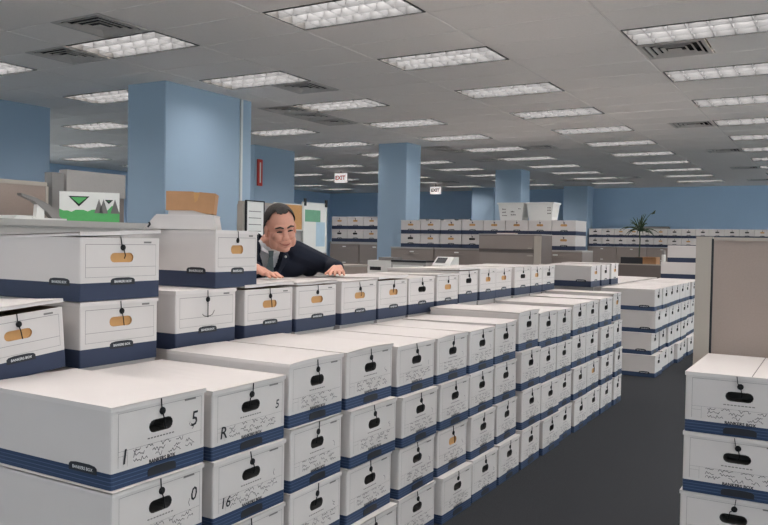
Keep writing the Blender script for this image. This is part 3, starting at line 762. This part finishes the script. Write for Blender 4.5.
# curved grey desk punch on papers
t = empty('paper_punch', (-4.5, 3.29, 1.53), 0, 'grey long-handled paper punch standing on papers on the counter', 'punch')
MB().box((-.07, -.13, 0), (.07, .13, .012)).obj('base', 'white_plastic', t)
mb = MB(); mb.prism([(-.17, .165), (-.06, .14), (.04, .10), (.12, .02), (.14, .012), (.06, .012), (.02, .05), (-.03, .085), (-.08, .12), (-.165, .15)], 'x', -.022, .022); mb.obj('lever', 'grey_plastic', t)
MB().prism([(-.06, .012), (.0, .012), (.0, .075), (-.05, .10)], 'x', -.018, .018).obj('column', 'white_plastic', t)
t = empty('paper_stack', (-4.5, 3.08, 1.53), rad(4), 'thin stack of white papers beside the grey punch', 'papers')
for k in range(3): MB().box((-.1, -.06, .008*k), (.1, .06, .008*k+.007)).obj('sheet', 'paper', t, rot=(0, 0, rad(4*k-4)))
# notice boards behind the man
t = partition('notice_partition', -5.1, 5.93, 7.36, 1.80, 'grey cubicle partition carrying notice boards behind the man', 'grey_panel', n=2)
def board(y0, y1, z0, z1, label, m, fr_='grey_plastic', x=-5.065):
    t = empty('notice_board', (x, (y0+y1)/2, z0), 0, label, 'board'); L = (y1-y0)/2; h = z1-z0
    MB().box((0, -L, 0), (.015, L, h)).obj('sheet', m, t)
    mb = MB(); e = .012
    for a, b in (((0, -L-e, -e), (.02, -L, h+e)), ((0, L, -e), (.02, L+e, h+e)), ((0, -L, -e), (.02, L, 0)), ((0, -L, h), (.02, L, h+e))): mb.box(a, b)
    mb.obj('frame', fr_, t); return t
b = board(5.965, 6.22, 1.10, 1.80, 'white printed chart board with a dark frame behind the man', 'paper', 'dark_plastic')
for k in range(9): MB().box((.015, -.10, .08+.065*k), (.0158, .09, .087+.065*k)).obj('text_line', 'print_grey', b)
board(6.40, 6.87, 1.54, 1.80, 'tan cork board beside the man\'s head', 'cork', 'white_plastic')
b = board(6.90, 7.33, 1.30, 1.83, 'white poster board with green patch and black clips', 'paper', 'white_plastic')
MB().box((.015, -.19, .33), (.0165, .10, .46)).obj('green_patch', 'poster_green', b); MB().box((.015, .02, .06), (.0162, .19, .33)).obj('blue_chart', 'poster_blue', b)
for s in (-.2, .2): MB().box((.012, s-.012, .50), (.034, s+.012, .58)).obj('clip', 'dark_plastic', b)

# ------------------------------------------------------------------ signs
def exit_sign(x, y, z0, z1, w_, label, m):
    t = empty('exit_sign', (x, y, z0), 0, label, 'sign'); h = z1-z0
    MB().box((-w_/2, 0, 0), (w_/2, .06, h)).obj('housing', 'sign_lit', t)
    link('lettering', text_mesh('EXIT', h*.62, m, 0, .006, 'y'), t, (0, -.003, h*.5))
    MB().box((-.015, .02, h), (.015, .04, CEIL-z0-.002)).obj('stem', 'grey_plastic', t)
exit_sign(-11.62, 17.5, 2.97, 3.22, .36, 'hanging white exit sign with red letters left of the square column', 'sign_red')
exit_sign(-11.25, 22.4, 2.96, 3.19, .36, 'small hanging exit sign with dark letters beside the far wall column', 'ink')
t = empty('wall_sign', (-9.98, 12.14, 2.48), 0, 'narrow red vertical sign on the wide blue column', 'sign')
MB().box((0, -.07, 0), (.03, .07, .52)).obj('plate', 'sign_red', t); MB().box((.03, -.02, .06), (.032, .02, .46)).obj('stripe', 'paper', t)

# ------------------------------------------------------------------ partition on the right
t = empty('cubicle_partition', (0, 3.95, 0), 0, 'tall taupe fabric partition with a grey end post behind the single box stack', 'partition')
MB().box((-.522, 0, .1), (1.6, .06, 1.46)).obj('fabric_panel', 'taupe_fabric', t)
MB().box((-.600, -.006, 0), (-.532, .066, 1.478)).obj('end_post', 'taupe_trim', t)
MB().box((-.532, -.001, .0), (-.522, .06, 1.468)).obj('reveal_strip', 'dark_plastic', t)
MB().box((-.522, -.004, 1.46), (1.6, .064, 1.475)).obj('top_rail', 'taupe_trim', t); MB().box((-.522, -.004, 0), (1.6, .064, .1)).obj('kick_rail', 'taupe_trim', t)

# ------------------------------------------------------------------ tray and brown carton on the narrow box
t = empty('white_tray', (-2.66, 2.67, 1.470), rad(36), 'flat white cardboard tray with a closed lid under the brown carton', 'tray')
mb = MB(); mb.prism([(-.165, 0), (.165, 0), (.155, .062), (-.115, .062)], 'y', 0, .24); mb.obj('tray_body', 'carton_white', t)
MB().box((-.11, -.002, .062), (.157, .242, .068)).obj('lid', 'lid_white', t)
mb = MB(); mb.tube([(-.145, -.003, .008), (-.135, -.005, .02), (-.14, -.004, .03)], .005, 5); mb.obj('clasp', 'ink', t)
t = empty('brown_carton', (-2.70, 2.77, 1.538), rad(38), 'small brown cardboard carton with torn corner on the white tray', 'carton')
mb = MB(); mb.box((-.095, -.02, 0), (.10, .15, .024)); mb.obj('white_base', 'carton_white', t)
mb = MB(); mb.prism([(-.105, .022), (.02, .022), (.085, .006), (.115, .006), (.125, .105), (.05, .11), (.035, .10), (.02, .112), (-.105, .112)], 'y', -.03, .16); mb.obj('carton', 'kraft_board', t)
mb = MB(); mb.prism([(.022, .109), (.05, .108), (.04, .07), (.028, .06)], 'y', -.032, -.0295); mb.obj('torn_patch', 'kraft', t)

# ------------------------------------------------------------------ the man behind the second row
MX, MY, MYAW = -3.085, 3.84, rad(-40)
man = empty('person', (MX, MY, 0), MYAW, 'man in navy suit and grey tie leaning over the boxes, smiling downwards', 'person')
def blob(parts, voxel, smooth, name, mats):
    """union of closed pieces remeshed into one continuous surface"""
    mb = MB()
    for p in parts: mb.add(*p)
    me = bpy.data.meshes.new(name); me.from_pydata(mb.v, [], mb.f)
    o = bpy.data.objects.new(name, me); COL.objects.link(o)
    m = o.modifiers.new('r', 'REMESH'); m.mode = 'VOXEL'; m.voxel_size = voxel; m.use_smooth_shade = True
    if smooth: k = o.modifiers.new('s', 'SMOOTH'); k.iterations = smooth; k.factor = .5
    dg = bpy.context.evaluated_depsgraph_get(); dg.update()
    out = bpy.data.meshes.new_from_object(o.evaluated_get(dg)); bpy.data.objects.remove(o); bpy.data.meshes.remove(me)
    out.name = name; out.materials.clear()
    for x in ([mats] if isinstance(mats, str) else mats): out.materials.append(MATS[x])
    out.polygons.foreach_set('use_smooth', [True]*len(out.polygons))
    return out
def ell(c, r, M=None, n=14):
    c = Vector(c); vs_ = []; fs = []
    for i in range(n+1):
        a = math.pi*i/n
        for k in range(2*n):
            b = math.pi*k/n; v = Vector((r[0]*math.sin(a)*math.cos(b), r[1]*math.sin(a)*math.sin(b), r[2]*math.cos(a)))
            if M: v = M @ v
            vs_.append(c+v)
    for i in range(n):
        for k in range(2*n): fs.append((i*2*n+k, (i+1)*2*n+k, (i+1)*2*n+(k+1) % (2*n), i*2*n+(k+1) % (2*n)))
    return vs_, fs
def cap(p0, p1, r0, r1, n=12, flat=1.0):
    """tapered limb piece with rounded ends"""
    p0 = Vector(p0); p1 = Vector(p1); d = p1-p0; L = d.length; d.normalize()
    a = d.orthogonal().normalized() if abs(d.z) > .95 else d.cross(up).normalized(); b = d.cross(a)
    rings = []
    for q in range(-4, 1): t = rad(90*q/4); rings.append((r0*math.sin(t), r0*math.cos(t)))
    for q in range(0, 5): t = rad(90*q/4); rings.append((L+r1*math.sin(t), r1*math.cos(t)))
    vs_ = []; fs = []
    for s_, rr in rings:
        rr = max(rr, 1e-4)
        for k in range(n): vs_.append(p0+d*s_+a*rr*math.cos(2*math.pi*k/n)+b*rr*flat*math.sin(2*math.pi*k/n))
    for i in range(len(rings)-1):
        for k in range(n): fs.append((i*n+k, i*n+(k+1) % n, (i+1)*n+(k+1) % n, (i+1)*n+k))
    fs += [tuple(range(n))[::-1], tuple((len(rings)-1)*n+k for k in range(n))]
    return vs_, fs
def chain(pts, rs, **kw): return [cap(pts[i], pts[i+1], rs[i], rs[i+1], **kw) for i in range(len(pts)-1)]
# head frame: x forward, y left, z up, centre of the head
HS = 1.12
HC = Vector((.160, .048, 1.503))
HM = (Matrix.Rotation(rad(6), 3, 'Z') @ Matrix.Rotation(rad(17), 3, 'Y') @ Matrix.Rotation(rad(9), 3, 'X'))
def hp(x, y, z): return HC + HM @ Vector((x*HS, y*HS, z*HS))
def hell(c, r): return ell(hp(*c), tuple(v*HS for v in r), HM)
def hcap(a, b, r0, r1): return cap(hp(*a), hp(*b), r0*HS, r1*HS)
head = [hell((-.012, 0, .028), (.094, .076, .088)), hell((.018, 0, -.035), (.070, .066, .078)), hell((.030, 0, -.082), (.050, .052, .036)),
        hell((.066, 0, -.102), (.020, .026, .018)), hell((.064, 0, .022), (.028, .054, .020)),
        hell((.058, .034, -.030), (.028, .028, .026)), hell((.058, -.034, -.030), (.028, .028, .026)),
        hcap((.082, 0, .008), (.104, 0, -.032), .009, .014), hell((.098, .012, -.036), (.010, .009, .008)), hell((.098, -.012, -.036), (.010, .009, .008)),
        hell((.084, 0, -.060), (.014, .030, .010)), hell((.082, 0, -.074), (.013, .026, .010)),
        hell((.026, .047, -.068), (.040, .026, .040)), hell((.026, -.047, -.068), (.040, .026, .040)), hell((.010, 0, -.105), (.050, .045, .026))]
for s_ in (-1, 1):
    head += [hell((-.008, s_*.078, -.012), (.020, .010, .032)), hell((-.004, s_*.080, -.036), (.012, .008, .012))]
neck = chain([(-.02, 0, 1.36), (.045, .008, 1.41), tuple(hp(-.02, 0, -.06))], [.066, .064, .062])
# limbs (local frame of the man: x ahead, y to his left)
LS, RS = Vector((-.03, .185, 1.355)), Vector((-.01, -.180, 1.375))
LE, LWR = Vector((-.11, .43, 1.262)), Vector((.105, .425, 1.262))
RE, RWR = Vector((.24, -.20, 1.275)), Vector((.455, -.150, 1.262))
def hand(wr, direc, side, spread, zt):
    """right-angle flat hand resting on a lid whose top is at zt; side = +1 thumb to the left of the pointing direction"""
    d = Vector(direc).normalized(); l = up.cross(d).normalized(); out = []
    kn = wr+d*.088; kn.z = zt+.022
    out += [cap(wr, wr+d*.03+Vector((0, 0, (kn.z-wr.z)*.3)), .028, .03, flat=.72)]
    roots = []
    for i, o_ in enumerate((.032, .011, -.010, -.030)):
        k = kn+l*side*o_ - d*(.004*abs(i-1)); roots.append(k)
        out.append(cap(wr+d*.02+l*side*o_*.55, k, .017, .0125))
    for i, (k, L_) in enumerate(zip(roots, (.072, .080, .074, .058))):
        a = side*(1.5-i)*spread; dd = (d*math.cos(a)+l*math.sin(a))
        p1 = k+dd*L_*.45+Vector((0, 0, .006)); p2 = p1+dd*L_*.32; p2.z = zt+.013; p3 = p2+dd*L_*.25; p3.z = zt+.008
        out += chain([k, p1, p2, p3], [.0112, .0102, .0092, .0078], n=10)
    b = wr+d*.028+l*side*.022; m = wr+d*.062+l*side*.056; m.z = zt+.018; e = m+d*.034+l*side*.016; e.z = zt+.010
    out += chain([b, m, e], [.0155, .0125, .0095], n=10)
    return out
lz = 1.214
hand_l = hand(LWR, (.96, -.28, 0), -1, .13, lz)
hand_r = hand(RWR, (.80, .60, 0), 1, .09, lz)
torso = [ell((-.33, 0, .90), (.135, .175, .13)), ell((-.26, 0, 1.04), (.145, .175, .15)), ell((-.14, 0, 1.22), (.125, .185, .17)), ell((-.07, 0, 1.32), (.10, .17, .09))]
legs = []
for s_ in (-1, 1):
    legs += chain([(-.34, s_*.09, .88), (-.34, s_*.105, .48), (-.37, s_*.11, .10)], [.095, .062, .045])
    legs += [cap((-.36, s_*.11, .045), (-.22, s_*.125, .035), .042, .034)]
arms = chain([LS, LE, LWR], [.058, .046, .031])+chain([RS, RE, RWR], [.058, .046, .031])
me = blob(head+neck+torso+legs+arms+hand_l+hand_r, .0042, 3, 'body', 'skin')
link('body', me, man)
# jacket: torso and sleeves, opened in a V at the chest
def bigger(parts): return parts
jt = [ell((-.33, 0, .92), (.155, .20, .15)), ell((-.26, 0, 1.05), (.162, .198, .16)), ell((-.14, 0, 1.225), (.142, .208, .175)), ell((-.075, 0, 1.32), (.112, .195, .088)),
      cap((-.05, .15, 1.365), tuple(LS), .062, .068), cap((-.05, -.15, 1.355), tuple(RS), .062, .068), cap((-.06, -.10, 1.385), (-.06, .10, 1.39), .052, .052),
      cap((-.045, -.075, 1.415), (.0, -.165, 1.39), .062, .066), cap((.03, -.085, 1.375), (.02, -.165, 1.36), .05, .06),
      ell((-.11, .14, 1.285), (.12, .17, .105)), cap((-.06, .20, 1.33), (-.12, .30, 1.255), .07, .066)]
ja = chain([LS, LE, LWR-Vector((.012, 0, 0))], [.074, .060, .044])+chain([RS, RE, RWR-Vector((.03, 0, 0))], [.074, .060, .044])
jm = blob(jt+ja, .007, 4, 'jacket', 'suit_navy')
bm = bmesh.new(); bm.from_mesh(jm)
kill = []
for f in bm.faces:
    c = f.calc_center_median()
    half = .014+.26*(c.z-1.16)
    if c.z > 1.16 and abs(c.y-.01) < min(half, .062) and c.x > (-.06 if c.z < 1.38 else -.02): kill.append(f)
bmesh.ops.delete(bm, geom=kill, context='FACES'); bm.to_mesh(jm); bm.free()
jk = link('jacket', jm, man); sm = jk.modifiers.new('thick', 'SOLIDIFY'); sm.thickness = .006; sm.offset = -1
# shirt with collar, tie
link('shirt', blob([ell((-.135, 0, 1.22), (.130, .190, .17)), ell((-.068, 0, 1.32), (.105, .165, .085)), *chain([(-.01, 0, 1.36), (.040, .008, 1.398)], [.078, .070])], .008, 4, 'shirt', 'shirt'), man)
for s_ in (-1, 1):
    mb = MB(); mb.prism([(0, 0), (.052, .028), (.050, .058), (.004, .036)], 'x', 0, .004)
    mb.obj('collar_leaf', 'shirt', man, (.098, .004+s_*.004, 1.335), (0, rad(-22), 0 if s_ > 0 else math.pi)) if s_ > 0 else MB().prism([(0, 0), (-.052, .028), (-.050, .058), (-.004, .036)], 'x', 0, .004).obj('collar_leaf', 'shirt', man, (.098, .0, 1.335), (0, rad(-22), 0))
tie = MB(); tie.prism([(-.016, .012), (.016, .012), (.011, -.024), (-.011, -.024)], 'x', 0, .014)
tk = tie.obj('tie_knot', 'tie_grey', man, (.094, .004, 1.345), (0, rad(-15), 0))
mb = MB()
pts = [(.103, 1.322, .011), (.082, 1.27, .020), (.060, 1.21, .026), (.020, 1.13, .030), (-.02, 1.07, .030)]
for (xa, za, wa), (xb, zb_, wb) in zip(pts, pts[1:]):
    mb.add([(xa, -wa, za), (xa, wa, za), (xb, wb, zb_), (xb, -wb, zb_), (xa-.012, -wa, za), (xa-.012, wa, za), (xb-.012, wb, zb_), (xb-.012, -wb, zb_)], [(0, 1, 2, 3), (7, 6, 5, 4), (0, 3, 7, 4), (1, 5, 6, 2), (0, 4, 5, 1), (3, 2, 6, 7)])
mb.obj('tie_blade', 'tie_grey', man, (.004, .004, 0))
for s_ in (-1, 1):
    mb = MB(); q = [(.060, .085, 1.405), (.085, .075, 1.35), (.062, .118, 1.32), (.058, .105, 1.295), (.050, .024, 1.16), (.072, .028, 1.18), (.094, .062, 1.30)]
    order = [0, 1, 6, 5, 4, 3, 2]
    vs_ = [(q[i][0], s_*q[i][1]+.01, q[i][2]) for i in order]; n = len(vs_)
    mb.add(vs_+[(x-.006, y, z) for x, y, z in vs_], [tuple(range(n)), tuple(range(n, 2*n))[::-1]]+[(i, (i+1) % n, n+(i+1) % n, n+i) for i in range(n)])
    lp_ = mb.obj('lapel', 'suit_navy', man)
    if s_ > 0: link('lapel_pin', MB().lathe([(.002, -.004), (.007, -.003), (.008, 0), (.006, .003), (.002, .004)], 10).mesh('lapel_pin', 'white_plastic'), man, (.088, .098, 1.325), (0, rad(75), 0))
link('trousers', blob([ell((-.33, 0, .89), (.148, .188, .13))]+[p for s_ in (-1, 1) for p in chain([(-.34, s_*.09, .88), (-.34, s_*.105, .48), (-.37, s_*.11, .09)], [.108, .078, .066])], .012, 3, 'trousers', 'trouser'), man)
for s_ in (-1, 1):
    link('shoe', blob([cap((-.37, s_*.11, .05), (-.21, s_*.125, .038), .050, .042), cap((-.40, s_*.108, .03), (-.2, s_*.126, .024), .03, .03)], .008, 2, 'shoe', 'shoe'), man)
# hair: cap over the skull, short sides, receding front
hm = blob([hell((-.016, 0, .034), (.097, .081, .092)), hell((-.045, 0, -.01), (.068, .079, .075))], .005, 2, 'hair', 'hair')
bm = bmesh.new(); bm.from_mesh(hm); kill = []
HI = HM.inverted()
for f in bm.faces:
    c = (HI @ (f.calc_center_median()-HC))/HS
    line = .092+.010*(abs(c.y) > .03)            # hairline above the brow
    if c.x > .035-.25*max(0, abs(c.y)-.035)-.9*max(0, .062-c.z)*(abs(c.y) > .05) and c.z < line+.35*max(0, .055-c.x): kill.append(f)
    elif c.z < -.055 or (abs(c.y) > .045 and c.x > .012 and c.z < .055) or (c.x > -.02 and c.z < -.02): kill.append(f)
bmesh.ops.delete(bm, geom=kill, context='FACES'); bm.to_mesh(hm); bm.free()
ho = link('hair', hm, man); sm = ho.modifiers.new('thick', 'SOLIDIFY'); sm.thickness = .004; sm.offset = 1
for s_ in (-1, 1):
    me = blob(chain([hp(.089, s_*.012, .022), hp(.091, s_*.030, .030), hp(.076, s_*.050, .022)], [.0045*HS, .0055*HS, .0035*HS]), .002, 1, 'eyebrow', 'hair'); link('eyebrow', me, man)
    me = blob(chain([hp(.080, s_*.018, .000), hp(.083, s_*.030, .003), hp(.075, s_*.042, .000)], [.0035*HS, .0048*HS, .003*HS]), .0016, 1, 'eye', 'hair'); link('eye', me, man)
me = blob(chain([hp(.078, -.030, -.061), hp(.094, -.014, -.068), hp(.097, 0, -.070), hp(.094, .014, -.068), hp(.078, .030, -.061)], [.003*HS, .0042*HS, .0045*HS, .0042*HS, .003*HS]), .0018, 1, 'mouth', 'lips'); link('mouth', me, man)
